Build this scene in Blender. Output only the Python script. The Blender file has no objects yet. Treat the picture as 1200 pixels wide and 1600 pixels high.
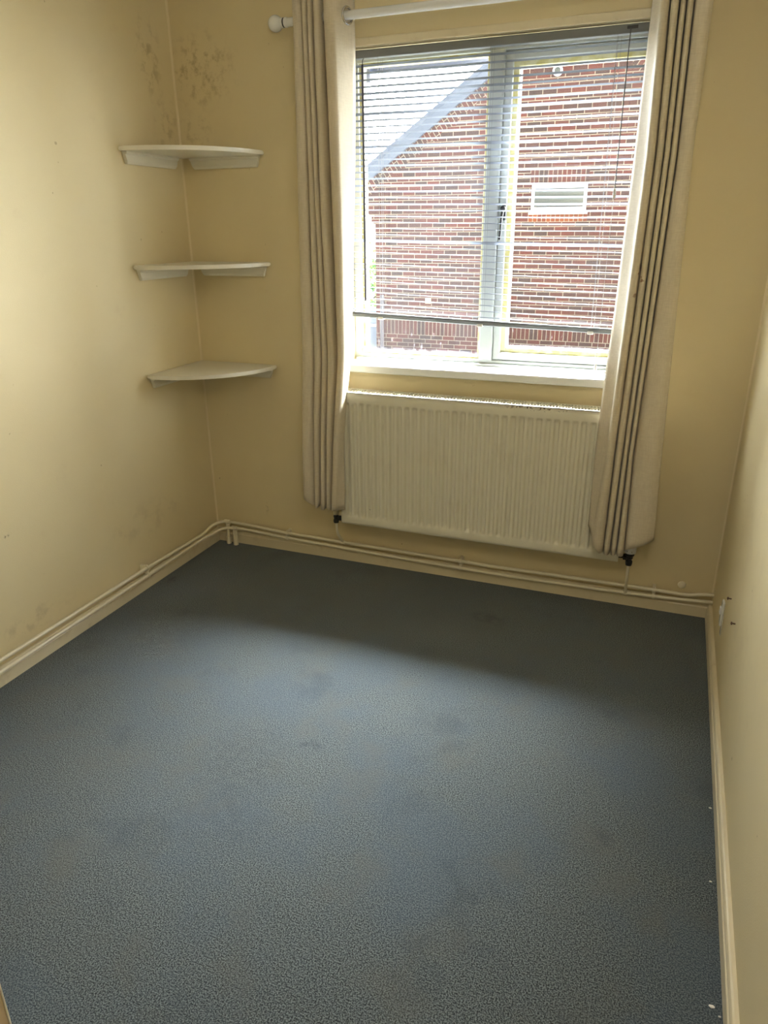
import bpy, bmesh, math, random
from mathutils import Vector, Matrix, noise
random.seed(7)
PI = math.pi
C = bpy.context.scene.collection
sc = bpy.context.scene

# ------------------------------------------------------------------ camera
RW = 2.354                       # room width; wall with the window is y = 0, room runs towards -y
cd = bpy.data.cameras.new('camera'); cam = bpy.data.objects.new('camera', cd); C.objects.link(cam)
cd.sensor_fit = 'HORIZONTAL'; cd.sensor_width = 36.0; cd.lens = 36.0 * 1134.95 / 1200.0
cd.clip_start = 0.02; cd.clip_end = 200
right = Vector((0.93223, 0.36177, -0.00792)); up = Vector((-0.12513, 0.34282, 0.93103)); fwd = Vector((-0.33954, 0.86694, -0.36486))
m3 = Matrix((right, up, -fwd)).transposed()
cam.matrix_world = Matrix.Translation((2.0671, -2.9213, 1.4988)) @ m3.to_4x4()
sc.camera = cam

# ------------------------------------------------------------------ exposure
sc.view_settings.view_transform = 'Standard'
sc.view_settings.look = 'None'
sc.view_settings.gamma = 1.0
sc.view_settings.use_curve_mapping = False
sc.view_settings.exposure = 0.84

# ------------------------------------------------------------------ sky: even base plus added bright lobes that light the room
SKY_BASE = 1.35
LOBES = [((0.80, 0.53, 0.24), 0.62, 32.0),      # added lobe low to the right, brightens the left wall
         ((-0.62, 0.70, 0.34), 0.74, 22.0),     # weaker lobe added at the left, brightens the right wall
         ((0.10, 0.54, 0.83), 0.82, 325.0)]      # strong lobe added high above the gable, lights the floor
wd = bpy.data.worlds.new('sky'); sc.world = wd; wd.use_nodes = True
nt = wd.node_tree; nt.nodes.clear()
def N(t, **k):
    n = nt.nodes.new(t)
    for a, b in k.items(): setattr(n, a, b)
    return n
wo = N('ShaderNodeOutputWorld'); bg = N('ShaderNodeBackground'); tc = N('ShaderNodeTexCoord')
total = None
for d_, lo_, st_ in LOBES:
    dp = N('ShaderNodeVectorMath', operation='DOT_PRODUCT'); dp.inputs[1].default_value = Vector(d_).normalized()
    nt.links.new(tc.outputs['Generated'], dp.inputs[0])
    mr = N('ShaderNodeMapRange'); mr.interpolation_type = 'SMOOTHSTEP'
    mr.inputs['From Min'].default_value = lo_; mr.inputs['From Max'].default_value = 1.0
    mr.inputs['To Min'].default_value = 0.0; mr.inputs['To Max'].default_value = st_
    nt.links.new(dp.outputs['Value'], mr.inputs['Value'])
    ad = N('ShaderNodeMath', operation='ADD'); nt.links.new(mr.outputs['Result'], ad.inputs[0])
    if total is None: ad.inputs[1].default_value = SKY_BASE
    else: nt.links.new(total, ad.inputs[1])
    total = ad.outputs[0]
bg.inputs['Color'].default_value = (0.96, 0.99, 1.01, 1)
nt.links.new(total, bg.inputs['Strength']); nt.links.new(bg.outputs[0], wo.inputs[0])

# daylight portal in the window opening (guides the sampling of the sky, gives no light of its own)
pl = bpy.data.lights.new('window_portal', 'AREA'); pl.shape = 'RECTANGLE'; pl.size = 1.22; pl.size_y = 1.2
pl.cycles.is_portal = True
po = bpy.data.objects.new('window_portal', pl); C.objects.link(po); po.location = (1.3675, 0.2, 1.54); po.rotation_euler = (-PI/2, 0, 0)
# fill light added out of view to lift the room
FILL_W = 9.0
ll = bpy.data.lights.new('fill_light', 'POINT'); ll.energy = FILL_W; ll.shadow_soft_size = 0.18; ll.color = (1.0, 0.97, 0.92)
lo = bpy.data.objects.new('fill_light', ll); C.objects.link(lo); lo.location = (2.08, -2.55, 2.2)

# ------------------------------------------------------------------ materials
def mat(name, col, rough=0.5, metal=0.0, spec=0.5):
    m = bpy.data.materials.new(name); m.use_nodes = True
    b = m.node_tree.nodes['Principled BSDF']
    b.inputs['Base Color'].default_value = (*col, 1); b.inputs['Roughness'].default_value = rough
    b.inputs['Metallic'].default_value = metal; b.inputs['Specular IOR Level'].default_value = spec
    return m
class Pos:
    """point in the room's own coordinates (nothing here moves)"""
    def __init__(s, t): s.outputs = {'Object': t.nodes.new('ShaderNodeNewGeometry').outputs['Position']}
class G:
    """small node-graph helper"""
    def __init__(s, m): s.t = m.node_tree; s.b = s.t.nodes['Principled BSDF']; s.tc = Pos(s.t)
    def n(s, t, **k):
        x = s.t.nodes.new(t)
        for a, b in k.items(): setattr(x, a, b)
        return x
    def l(s, a, b): s.t.links.new(a, b)
    def noise(s, scale, detail=3, rough=0.5, vec=None):
        x = s.n('ShaderNodeTexNoise'); x.inputs['Scale'].default_value = scale; x.inputs['Detail'].default_value = detail
        x.inputs['Roughness'].default_value = rough; s.l(vec or s.tc.outputs['Object'], x.inputs['Vector']); return x.outputs['Fac']
    def ramp(s, v, a, b, lo=0.0, hi=1.0):
        x = s.n('ShaderNodeMapRange'); x.inputs['From Min'].default_value = a; x.inputs['From Max'].default_value = b
        x.inputs['To Min'].default_value = lo; x.inputs['To Max'].default_value = hi; x.interpolation_type = 'SMOOTHSTEP'
        s.l(v, x.inputs['Value']); return x.outputs['Result']
    def math(s, op, a, b=None):
        x = s.n('ShaderNodeMath', operation=op)
        for i, v in enumerate((a, b)):
            if v is None: continue
            if isinstance(v, (int, float)): x.inputs[i].default_value = v
            else: s.l(v, x.inputs[i])
        return x.outputs[0]
    def mix(s, f, a, b, blend='MIX'):
        x = s.n('ShaderNodeMix', data_type='RGBA', blend_type=blend)
        for i, v in ((0, f), (6, a), (7, b)):
            if isinstance(v, (int, float)): x.inputs[i].default_value = v
            elif isinstance(v, tuple): x.inputs[i].default_value = (*v, 1)
            else: s.l(v, x.inputs[i])
        return x.outputs[2]
    def bump(s, h, dist, strength=1.0):
        x = s.n('ShaderNodeBump'); x.inputs['Distance'].default_value = dist; x.inputs['Strength'].default_value = strength
        s.l(h, x.inputs['Height']); s.l(x.outputs[0], s.b.inputs['Normal'])
    def blob(s, c, r):
        """soft 0..1 mask: 1 at point c, 0 beyond radii r"""
        v = s.n('ShaderNodeVectorMath', operation='SUBTRACT'); s.l(s.tc.outputs['Object'], v.inputs[0]); v.inputs[1].default_value = c
        w = s.n('ShaderNodeVectorMath', operation='DIVIDE'); s.l(v.outputs[0], w.inputs[0]); w.inputs[1].default_value = r
        q = s.n('ShaderNodeVectorMath', operation='LENGTH'); s.l(w.outputs[0], q.inputs[0])
        return s.ramp(q.outputs['Value'], 1.0, 0.25)
WALLC = (0.75, 0.64, 0.40)
def wall_mat(name, blobs=()):
    m = mat(name, WALLC, 0.55, spec=0.24); g = G(m)
    col = g.mix(g.ramp(g.noise(1.7, 4), 0.35, 0.7), WALLC, (0.72, 0.605, 0.37))
    col = g.mix(g.ramp(g.noise(7, 5, 0.6), 0.62, 0.8, 0, 0.25), col, (0.6, 0.46, 0.28))
    for c, r, s, sc_, dk in blobs:
        msk = g.math('MULTIPLY', g.blob(c, r), g.ramp(g.noise(sc_, 6, 0.65), 0.47, 0.66))
        col = g.mix(g.math('MULTIPLY', msk, s), col, dk)
    sp = g.ramp(g.noise(38, 2, 0.4), 0.77, 0.80, 0, 0.5)
    col = g.mix(sp, col, (0.3, 0.2, 0.1))
    g.l(col, g.b.inputs['Base Color'])
    g.bump(g.math('ADD', g.noise(260, 2), g.math('MULTIPLY', g.noise(9, 3), 2.5)), 0.0007, 0.55)
    return m
MOULD = (0.33, 0.23, 0.10)
M = {}
M['wall_left'] = wall_mat('wall_left_paint', [((0, -0.15, 2.14), (0.2, 0.10, 0.20), 0.5, 22, MOULD), ((0, -0.08, 1.9), (0.2, 0.12, 0.16), 0.35, 26, MOULD),
    ((0, -1.2, 0.16), (0.2, 0.25, 0.07), 0.30, 16, (0.35, 0.27, 0.17)), ((0, -1.238, 0.515), (0.2, 0.016, 0.016), 1.0, 60, (0.2, 0.14, 0.08)), ((0, -0.5, 0.3), (0.2, 0.35, 0.12), 0.22, 12, (0.4, 0.3, 0.18))])
M['wall_back'] = wall_mat('wall_back_paint', [((0.165, 0, 2.08), (0.035, 0.2, 0.11), 0.75, 20, MOULD), ((0.13, 0, 2.1), (0.22, 0.2, 0.18), 0.55, 24, MOULD), ((0.08, 0, 1.87), (0.14, 0.2, 0.1), 0.3, 30, MOULD),
    ((0.305, 0, 0.205), (0.018, 0.2, 0.05), 0.6, 50, (0.3, 0.22, 0.12))])
M['wall_right'] = wall_mat('wall_right_paint', [((RW, -0.9, 0.5), (0.2, 0.6, 0.5), 0.12, 9, (0.5, 0.4, 0.28))])
M['ceiling'] = mat('ceiling_paint', (0.8, 0.77, 0.7), 0.8)
M['trim'] = mat('cream_gloss_paint', (0.74, 0.65, 0.46), 0.3)
g = G(M['trim']); g.l(g.mix(g.ramp(g.noise(14, 5, 0.6), 0.55, 0.8, 0, 0.5), (0.74, 0.65, 0.46), (0.52, 0.41, 0.25)), g.b.inputs['Base Color']); g.bump(g.noise(20, 3), 0.0015, 0.4)
M['pipe'] = mat('cream_pipe_paint', (0.80, 0.73, 0.56), 0.28); g = G(M['pipe']); g.bump(g.noise(60, 3), 0.0008, 0.5)
M['shelf'] = mat('shelf_white_paint', (0.78, 0.74, 0.62), 0.35)
M['rad'] = mat('radiator_enamel', (0.74, 0.70, 0.56), 0.5, spec=0.25)
g = G(M['rad'])
chip = g.math('MULTIPLY', g.blob((1.61, -0.14, 0.842), (0.17, 0.05, 0.014)), g.ramp(g.noise(120, 2), 0.58, 0.62))
chip2 = g.math('MULTIPLY', g.blob((0.93, -0.14, 0.32), (0.22, 0.05, 0.10)), g.ramp(g.noise(45, 4, 0.6), 0.66, 0.72, 0, 0.6))
g.l(g.mix(g.math('MAXIMUM', chip, chip2), g.mix(g.ramp(g.noise(9, 5), 0.5, 0.8, 0, 0.3), (0.74, 0.70, 0.56), (0.6, 0.53, 0.38)), (0.12, 0.07, 0.04)), g.b.inputs['Base Color'])
M['shade_in'] = mat('radiator_inside_shade', (0.03, 0.027, 0.022), 0.6)  # near-black stands in for the shade between the panels
M['upvc'] = mat('white_window_paint', (0.40, 0.42, 0.40), 0.3)
M['bead'] = mat('yellowed_glazing_bead', (0.78, 0.72, 0.36), 0.45); g = G(M['bead'])
g.l(g.mix(g.ramp(g.noise(25, 4), 0.4, 0.65), (0.56, 0.53, 0.32), (0.46, 0.40, 0.15)), g.b.inputs['Base Color'])
M['gasket'] = mat('white_gasket', (0.72, 0.72, 0.70), 0.4)
M['sill'] = mat('sill_gloss_white', (0.80, 0.80, 0.77), 0.22)
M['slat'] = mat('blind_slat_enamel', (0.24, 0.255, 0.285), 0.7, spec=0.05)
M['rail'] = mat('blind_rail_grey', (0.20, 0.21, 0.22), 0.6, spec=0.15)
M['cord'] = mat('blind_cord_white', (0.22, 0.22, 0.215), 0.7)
M['greycord'] = mat('grey_cord', (0.07, 0.068, 0.07), 0.7)
M['wand'] = mat('smoked_plastic', (0.035, 0.035, 0.055), 0.35)
M['clear'] = mat('clear_plastic', (0.75, 0.75, 0.72), 0.15)
M['rod'] = mat('rod_white_enamel', (0.78, 0.78, 0.76), 0.25)
M['black'] = mat('black_metal', (0.018, 0.018, 0.02), 0.35, spec=0.5)
M['valve_white'] = mat('valve_white_plastic', (0.74, 0.74, 0.76), 0.35)
M['valve_cream'] = mat('valve_cream_plastic', (0.72, 0.66, 0.48), 0.35)
M['ring'] = mat('eyelet_steel', (0.55, 0.53, 0.50), 0.22, 1.0)
M['brown'] = mat('brown_screw', (0.10, 0.05, 0.025), 0.5)
M['flake'] = mat('white_flake', (0.85, 0.83, 0.78), 0.7)
M['door'] = mat('door_tan_paint', (0.62, 0.46, 0.26), 0.35)
M['dooredge'] = mat('door_edge_paint', (0.76, 0.69, 0.52), 0.35)
M['tape'] = mat('clear_tape', (0.78, 0.74, 0.66), 0.12)

# curtain cloth: cream with fine slubby weave
m = M['cloth'] = mat('curtain_cloth', (0.72, 0.62, 0.46), 0.55, spec=0.35); g = G(m)
mp = g.n('ShaderNodeMapping'); mp.inputs['Scale'].default_value = (40, 40, 420); g.l(g.tc.outputs['Object'], mp.inputs[0])
mp2 = g.n('ShaderNodeMapping'); mp2.inputs['Scale'].default_value = (420, 420, 30); g.l(g.tc.outputs['Object'], mp2.inputs[0])
wv = g.math('ADD', g.noise(1, 2, 0.5, mp.outputs[0]), g.noise(1, 2, 0.5, mp2.outputs[0]))
col = g.mix(g.ramp(wv, 0.7, 1.3), (0.62, 0.535, 0.395), (0.70, 0.615, 0.465))
st = g.math('MULTIPLY', g.blob((1.935, -0.2, 1.32), (0.035, 0.2, 0.10)), g.ramp(g.noise(42, 3, 0.5), 0.62, 0.66))
st = g.math('MAXIMUM', st, g.math('MULTIPLY', g.blob((1.937, -0.2, 1.365), (0.006, 0.2, 0.02)), 0.9))
g.l(g.mix(st, col, (0.22, 0.10, 0.05)), g.b.inputs['Base Color']); g.bump(wv, 0.0004, 0.5)
g.b.inputs['Sheen Weight'].default_value = 0.15
trn = g.n('ShaderNodeBsdfTranslucent'); trn.inputs['Color'].default_value = (0.8, 0.68, 0.48, 1)
mx = g.n('ShaderNodeMixShader'); mx.inputs[0].default_value = 0.10
g.l(g.b.outputs[0], mx.inputs[1]); g.l(trn.outputs[0], mx.inputs[2]); g.l(mx.outputs[0], g.t.nodes['Material Output'].inputs[0])

# carpet
m = M['carpet'] = mat('blue_grey_carpet', (0.08, 0.11, 0.14), 0.95, spec=0.1); g = G(m)
fine = g.noise(300, 1.5, 0.6); mid = g.noise(130, 3, 0.6); big = g.noise(2.3, 5, 0.6); big2 = g.noise(5.5, 4, 0.55)
col = g.mix(g.ramp(fine, 0.40, 0.62), (0.013, 0.0175, 0.021), (0.165, 0.188, 0.19))
col = g.mix(g.ramp(mid, 0.35, 0.65, 0.0, 0.30), col, (0.085, 0.105, 0.115))
col = g.mix(g.ramp(big, 0.40, 0.66, 0.0, 0.40), col, (0.062, 0.090, 0.125))
col = g.mix(g.ramp(big2, 0.50, 0.72, 0.0, 0.40), col, (0.095, 0.096, 0.084))
col = g.mix(g.ramp(g.noise(3.6, 6, 0.65), 0.55, 0.70, 0.0, 0.38), col, (0.035, 0.045, 0.056))
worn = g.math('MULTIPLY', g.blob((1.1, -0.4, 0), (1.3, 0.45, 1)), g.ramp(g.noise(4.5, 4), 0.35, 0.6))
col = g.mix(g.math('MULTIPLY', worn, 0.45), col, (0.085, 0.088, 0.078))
for c, r, s in (((0.066, -0.483, 0), (0.03, 0.05, 1), 0.8), ((1.178, -1.295, 0), (0.05, 0.035, 1), 0.55), ((1.02, -1.42, 0), (0.22, 0.22, 1), 0.2), ((1.10, -1.65, 0), (0.20, 0.14, 1), 0.15), ((1.5, -0.33, 0), (0.12, 0.06, 1), 0.45), ((0.35, -0.85, 0), (0.25, 0.25, 1), 0.2)):
    col = g.mix(g.math('MULTIPLY', g.math('MULTIPLY', g.blob(c, r), g.ramp(g.noise(30, 4), 0.35, 0.6)), s), col, (0.03, 0.036, 0.045))
g.l(col, g.b.inputs['Base Color']); g.bump(g.math('ADD', fine, g.math('MULTIPLY', mid, 0.6)), 0.0025, 0.6)
g.b.inputs['Sheen Weight'].default_value = 0.25; g.b.inputs['Sheen Roughness'].default_value = 0.5

# window glass with weather haze; the haze is dirt on the pane
def glass(name, haze, dirt_z):
    m = mat(name, (1, 1, 1), 0.02); g = G(m); t = g.t; t.nodes.remove(g.b)
    tr = g.n('ShaderNodeBsdfTransparent'); tr.inputs[0].default_value = (0.95, 0.965, 0.96, 1)
    gl = g.n('ShaderNodeBsdfGlossy'); gl.inputs['Roughness'].default_value = 0.03
    fr = g.n('ShaderNodeFresnel'); fr.inputs[0].default_value = 1.45
    geo = g.n('ShaderNodeNewGeometry'); frf = g.math('MULTIPLY', fr.outputs[0], g.math('SUBTRACT', 1.0, geo.outputs['Backfacing']))
    a = g.n('ShaderNodeMixShader'); g.l(frf, a.inputs[0]); g.l(tr.outputs[0], a.inputs[1]); g.l(gl.outputs[0], a.inputs[2])
    tl = g.n('ShaderNodeBsdfTranslucent'); tl.inputs[0].default_value = (0.88, 0.90, 1.0, 1)
    sep = g.n('ShaderNodeSeparateXYZ'); g.l(g.tc.outputs['Object'], sep.inputs[0])
    edge = g.ramp(sep.outputs['Z'], dirt_z + 0.16, dirt_z - 0.01)
    mp = g.n('ShaderNodeMapping'); mp.inputs['Scale'].default_value = (90, 1, 34); g.l(g.tc.outputs['Object'], mp.inputs[0])
    sm = g.ramp(g.noise(1, 5, 0.65, mp.outputs[0]), 0.60, 0.70)
    low = g.ramp(sep.outputs['Z'], dirt_z + 0.016, dirt_z + 0.0)
    d = g.math('MULTIPLY', edge, g.math('MAXIMUM', g.math('MULTIPLY', sm, 0.8), g.math('MULTIPLY', low, g.ramp(g.noise(60, 4), 0.3, 0.6, 0, 0.9))))
    f = g.math('MINIMUM', g.math('ADD', g.math('MULTIPLY', g.ramp(g.noise(6, 4), 0.25, 0.8, 0.7, 1.3), haze), g.math('MULTIPLY', d, 0.018)), 0.9)
    b = g.n('ShaderNodeMixShader'); g.l(f, b.inputs[0]); g.l(a.outputs[0], b.inputs[1]); g.l(tl.outputs[0], b.inputs[2])
    g.l(b.outputs[0], t.nodes['Material Output'].inputs[0]); return m
M['glass_hazy'] = glass('hazy_window_glass', 0.0013, 0.99)
M['glass'] = glass('window_glass', 0.0001, 1.03)

# neighbour's brickwork: stretcher bond, soldier courses, tumbled bricks along the rake
APX, APZ, RAKE = 0.091, 4.828, 0.681
m = M['brick'] = mat('red_brickwork', (0.3, 0.1, 0.08), 0.85, spec=0.2); g = G(m)
sep = g.n('ShaderNodeSeparateXYZ'); g.l(g.tc.outputs['Object'], sep.inputs[0]); X, Z = sep.outputs['X'], sep.outputs['Z']
def vec(x, y):
    c = g.n('ShaderNodeCombineXYZ')
    for i, v in enumerate((x, y)):
        if isinstance(v, (int, float)): c.inputs[i].default_value = v
        else: g.l(v, c.inputs[i])
    return c.outputs[0]
def bricks(v, w, h, off=0.5):
    b = g.n('ShaderNodeTexBrick'); b.offset = off
    b.inputs['Scale'].default_value = 1; b.inputs['Brick Width'].default_value = w; b.inputs['Row Height'].default_value = h
    b.inputs['Mortar Size'].default_value = 0.0070; b.inputs['Mortar Smooth'].default_value = 0.1; b.inputs['Bias'].default_value = 0.0
    b.inputs['Color1'].default_value = (0.135, 0.046, 0.037, 1); b.inputs['Color2'].default_value = (0.066, 0.047, 0.044, 1)
    b.inputs['Mortar'].default_value = (0.30, 0.255, 0.20, 1); g.l(v, b.inputs['Vector']); return b
bA = bricks(vec(X, g.math('ADD', Z, 0.015)), 0.225, 0.0752)
bB = bricks(vec(g.math('ADD', X, 0.01), g.math('ADD', Z, 0.392)), 0.075, 0.262, 0.0)     # soldier bricks
cs, sn = math.cos(math.atan(RAKE)), math.sin(math.atan(RAKE))
ax = g.math('ABSOLUTE', g.math('SUBTRACT', X, APX))
dist = g.math('MULTIPLY', g.math('SUBTRACT', g.math('SUBTRACT', APZ, g.math('MULTIPLY', ax, RAKE)), Z), cs)      # distance below the rake
along = g.math('ADD', g.math('MULTIPLY', ax, cs), g.math('MULTIPLY', g.math('SUBTRACT', APZ, Z), sn))
bT = bricks(vec(dist, along), 0.225, 0.078)
def between(v, a, b): return g.math('MULTIPLY', g.math('GREATER_THAN', v, a), g.math('LESS_THAN', v, b))
sold = between(Z, -0.392, -0.123)
over = g.math('MULTIPLY', between(Z, 2.16, 2.385), between(X, -0.44, 0.50))
under = g.math('MULTIPLY', between(Z, 1.56, 1.70), between(X, -0.46, 0.52))
bO = bricks(vec(g.math('ADD', X, 0.01), g.math('SUBTRACT', Z, 2.16)), 0.075, 0.225, 0.0)
bU = bricks(vec(X, g.math('SUBTRACT', Z, 1.56)), 0.075, 0.15, 0.0)
bU.inputs['Color1'].default_value = (0.25, 0.075, 0.028, 1); bU.inputs['Color2'].default_value = (0.17, 0.05, 0.03, 1)
def pick(out):
    r = bA.outputs[out]
    for f, b in ((sold, bB), (over, bO), (under, bU)): r = g.mix(f, r, b.outputs[out])
    # tumbled brick triangles stepping along the rake
    saw = g.math('MULTIPLY', g.math('ABSOLUTE', g.math('SUBTRACT', g.math('FRACT', g.math('DIVIDE', along, 0.36)), 0.5)), 0.22)
    return g.mix(g.math('LESS_THAN', dist, g.math('ADD', saw, 0.30)), r, bT.outputs[out])
col = pick('Color')
col = g.mix(g.ramp(g.noise(1.3, 4), 0.4, 0.7, 0, 0.35), col, (0.085, 0.065, 0.062))
col = g.mix(g.ramp(g.noise(40, 3), 0.4, 0.8, 0, 0.3), col, (0.10, 0.06, 0.05))
g.l(col, g.b.inputs['Base Color'])
M['slate'] = mat('blue_grey_roof_tile', (0.16, 0.19, 0.26), 0.5); g = G(M['slate'])
g.l(g.mix(g.ramp(g.noise(5, 4), 0.35, 0.7), (0.10, 0.12, 0.17), (0.16, 0.18, 0.23)), g.b.inputs['Base Color'])
M['verge'] = mat('verge_blue_grey', (0.13, 0.15, 0.20), 0.6)
M['ventpane'] = mat('dark_grey_pane', (0.085, 0.09, 0.08), 0.25)
M['outwhite'] = mat('outdoor_white', (0.52, 0.54, 0.58), 0.4)
M['soffit'] = mat('dark_soffit', (0.045, 0.055, 0.10), 0.5)
M['leaf'] = mat('leaf_green', (0.10, 0.26, 0.04), 0.55); g = G(M['leaf'])
g.l(g.mix(g.ramp(g.noise(9, 3), 0.4, 0.6), (0.05, 0.16, 0.03), (0.28, 0.48, 0.08)), g.b.inputs['Base Color'])
M['bark'] = mat('bark', (0.09, 0.06, 0.04), 0.9)
M['fence'] = mat('blue_grey_fence', (0.24, 0.29, 0.38), 0.7)
M['downpipe'] = mat('grey_downpipe', (0.13, 0.12, 0.14), 0.5)
M['ground'] = mat('paving', (0.30, 0.29, 0.26), 0.9)
g = G(M['ground']); g.l(g.mix(g.noise(3, 4), (0.045, 0.05, 0.04), (0.08, 0.075, 0.07)), g.b.inputs['Base Color'])

# ------------------------------------------------------------------ mesh helpers
def obj(name, bm, m, parent=None, smooth=False, mods=()):
    me = bpy.data.meshes.new(name); bmesh.ops.recalc_face_normals(bm, faces=bm.faces); bm.to_mesh(me); bm.free()
    for k in (m if isinstance(m, (list, tuple)) else [m]): me.materials.append(k if not isinstance(k, str) else M[k])
    if smooth:
        for f in me.polygons: f.use_smooth = True
    o = bpy.data.objects.new(name, me); C.objects.link(o)
    if parent: o.parent = parent
    if smooth == 'angle':
        me.set_sharp_from_angle(angle=math.radians(38))
    return o
def thing(name, label, cat, loc=(0, 0, 0), group=None):
    o = bpy.data.objects.new(name, None); C.objects.link(o); o.location = loc; o.empty_display_size = 0.05
    return tag(o, label, cat, group)
def tag(o, label, cat, group=None):
    o['label'] = label; o['category'] = cat
    if group: o['group'] = group
    return o
def struct(o): o['kind'] = 'structure'; return o
def B(): return bmesh.new()
def box(bm, a, b, bev=0.0, seg=2, org=(0, 0, 0)):
    x0, y0, z0 = [min(p, q) - o for p, q, o in zip(a, b, org)]; x1, y1, z1 = [max(p, q) - o for p, q, o in zip(a, b, org)]
    t = bmesh.new() if bev else bm
    v = [t.verts.new(c) for c in ((x0, y0, z0), (x1, y0, z0), (x1, y1, z0), (x0, y1, z0), (x0, y0, z1), (x1, y0, z1), (x1, y1, z1), (x0, y1, z1))]
    for f in ((0, 3, 2, 1), (4, 5, 6, 7), (0, 1, 5, 4), (1, 2, 6, 5), (2, 3, 7, 6), (3, 0, 4, 7)): t.faces.new([v[i] for i in f])
    if bev:
        bmesh.ops.bevel(t, geom=t.edges[:], offset=bev, segments=seg, affect='EDGES', profile=0.5)
        merge(bm, t)
    return bm
def merge(bm, t):
    me = bpy.data.meshes.new('tmp'); t.to_mesh(me); t.free(); bm.from_mesh(me); bpy.data.meshes.remove(me)
def tube(bm, pts, r, n=12, caps=True, org=(0, 0, 0)):
    pts = [Vector(p) - Vector(org) for p in pts]; rs = r if isinstance(r, (list, tuple)) else [r] * len(pts)
    rings = []; nrm = None
    for i, p in enumerate(pts):
        d = (pts[min(i + 1, len(pts) - 1)] - pts[max(i - 1, 0)]).normalized()
        if nrm is None:
            nrm = d.orthogonal().normalized()
        nrm = (nrm - d * nrm.dot(d)).normalized(); bi = d.cross(nrm)
        rings.append([bm.verts.new(p + (nrm * math.cos(2 * PI * k / n) + bi * math.sin(2 * PI * k / n)) * rs[i]) for k in range(n)])
    for a, b in zip(rings, rings[1:]):
        for k in range(n): bm.faces.new((a[k], a[(k + 1) % n], b[(k + 1) % n], b[k]))
    if caps: bm.faces.new(rings[0][::-1]); bm.faces.new(rings[-1])
    return bm
def fillet(pts, rad=0.02, seg=6):
    """round the corners of a path"""
    pts = [Vector(p) for p in pts]; out = [pts[0]]
    for a, b, c in zip(pts, pts[1:], pts[2:]):
        r = min(rad, (a - b).length * 0.45, (c - b).length * 0.45)
        p0 = b + (a - b).normalized() * r; p1 = b + (c - b).normalized() * r
        for k in range(seg + 1):
            t = k / seg; out.append((1 - t) ** 2 * p0 + 2 * t * (1 - t) * b + t * t * p1)
    out.append(pts[-1]); return out
def prism(bm, poly, axis, a, b, org=(0, 0, 0)):
    """polygon (2D) extruded along axis from a to b"""
    def P(u, v, w): q = {0: (w, u, v), 1: (u, w, v), 2: (u, v, w)}[axis]; return [s - t for s, t in zip(q, org)]
    A = [bm.verts.new(P(u, v, a)) for u, v in poly]; Bv = [bm.verts.new(P(u, v, b)) for u, v in poly]
    n = len(poly); bm.faces.new(A[::-1]); bm.faces.new(Bv)
    for i in range(n): bm.faces.new((A[i], A[(i + 1) % n], Bv[(i + 1) % n], Bv[i]))
    return bm
def lathe(bm, prof, c, d=(0, 0, 1), n=20):
    """profile [(radius, height)] turned about axis d through c"""
    d = Vector(d).normalized(); u = d.orthogonal().normalized(); w = d.cross(u); c = Vector(c); rings = []
    for r, h in prof: rings.append([bm.verts.new(c + d * h + (u * math.cos(2 * PI * k / n) + w * math.sin(2 * PI * k / n)) * max(r, 1e-5)) for k in range(n)])
    for a, b in zip(rings, rings[1:]):
        for k in range(n): bm.faces.new((a[k], a[(k + 1) % n], b[(k + 1) % n], b[k]))
    bm.faces.new(rings[0][::-1]); bm.faces.new(rings[-1]); return bm

# ------------------------------------------------------------------ the room
YS = -3.12                                    # south wall (behind the camera)
OX0, OX1, OZ0, OZ1 = 0.757, 1.978, 0.925, 2.128   # window opening
T = 0.175
struct(obj('floor', box(B(), (-0.1, YS - 1.4, -0.12), (RW + 0.1, T, 0)), 'carpet'))
struct(obj('ceiling', box(B(), (-0.1, YS - 1.4, 2.42), (RW + 0.1, T, 2.54)), 'ceiling'))
bm = B()
box(bm, (-0.25, 0, 0), (OX0, T, 2.42)); box(bm, (OX1, 0, 0), (RW + 0.25, T, 2.42))
box(bm, (OX0, 0, 0), (OX1, T, OZ0)); box(bm, (OX0, 0, OZ1), (OX1, T, 2.42))
struct(obj('wall_back', bm, 'wall_back'))
struct(obj('wall_left', box(B(), (-0.12, YS - 0.1, 0), (0, 0, 2.42)), 'wall_left'))
struct(obj('wall_right', box(B(), (RW, YS - 0.1, 0), (RW + 0.12, 0, 2.42)), 'wall_right'))
bm = B(); DX0, DX1 = 0.98, 1.76
box(bm, (0, YS - 0.1, 0), (DX0, YS, 2.42)); box(bm, (DX1, YS - 0.1, 0), (RW, YS, 2.42)); box(bm, (DX0, YS - 0.1, 2.02), (DX1, YS, 2.42))
struct(obj('wall_front', bm, 'wall_right'))
bm = B()                                       # the hall beyond the doorway
box(bm, (0.3, YS - 1.4, 0), (0.4, YS - 0.1, 2.42)); box(bm, (2.2, YS - 1.4, 0), (2.3, YS - 0.1, 2.42)); box(bm, (0.4, YS - 1.4, 0), (2.2, YS - 1.3, 2.42))
struct(obj('wall_hall', bm, 'wall_right'))

def skirting(name, axis, a, b, side):
    h, t = 0.066, 0.018
    prof = [(0, 0), (t, 0), (t, h - 0.022), (t - 0.003, h - 0.018), (t - 0.003, h - 0.010), (t - 0.006, h - 0.003), (t - 0.010, h), (0, h)]
    if axis == 1: prof = [(side + (1 if side == 0 else -1) * u, v) for u, v in prof]      # runs along y, poly in (x,z)
    else: prof = [(-u, v) for u, v in prof]                                               # runs along x, poly in (y,z)
    return struct(obj(name, prism(B(), prof, axis, a, b), 'trim'))
skirting('baseboard_back', 0, 0, RW, 0)
skirting('baseboard_left', 1, YS, -0.018, 0)
skirting('baseboard_right', 1, YS, -0.018, RW)
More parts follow.
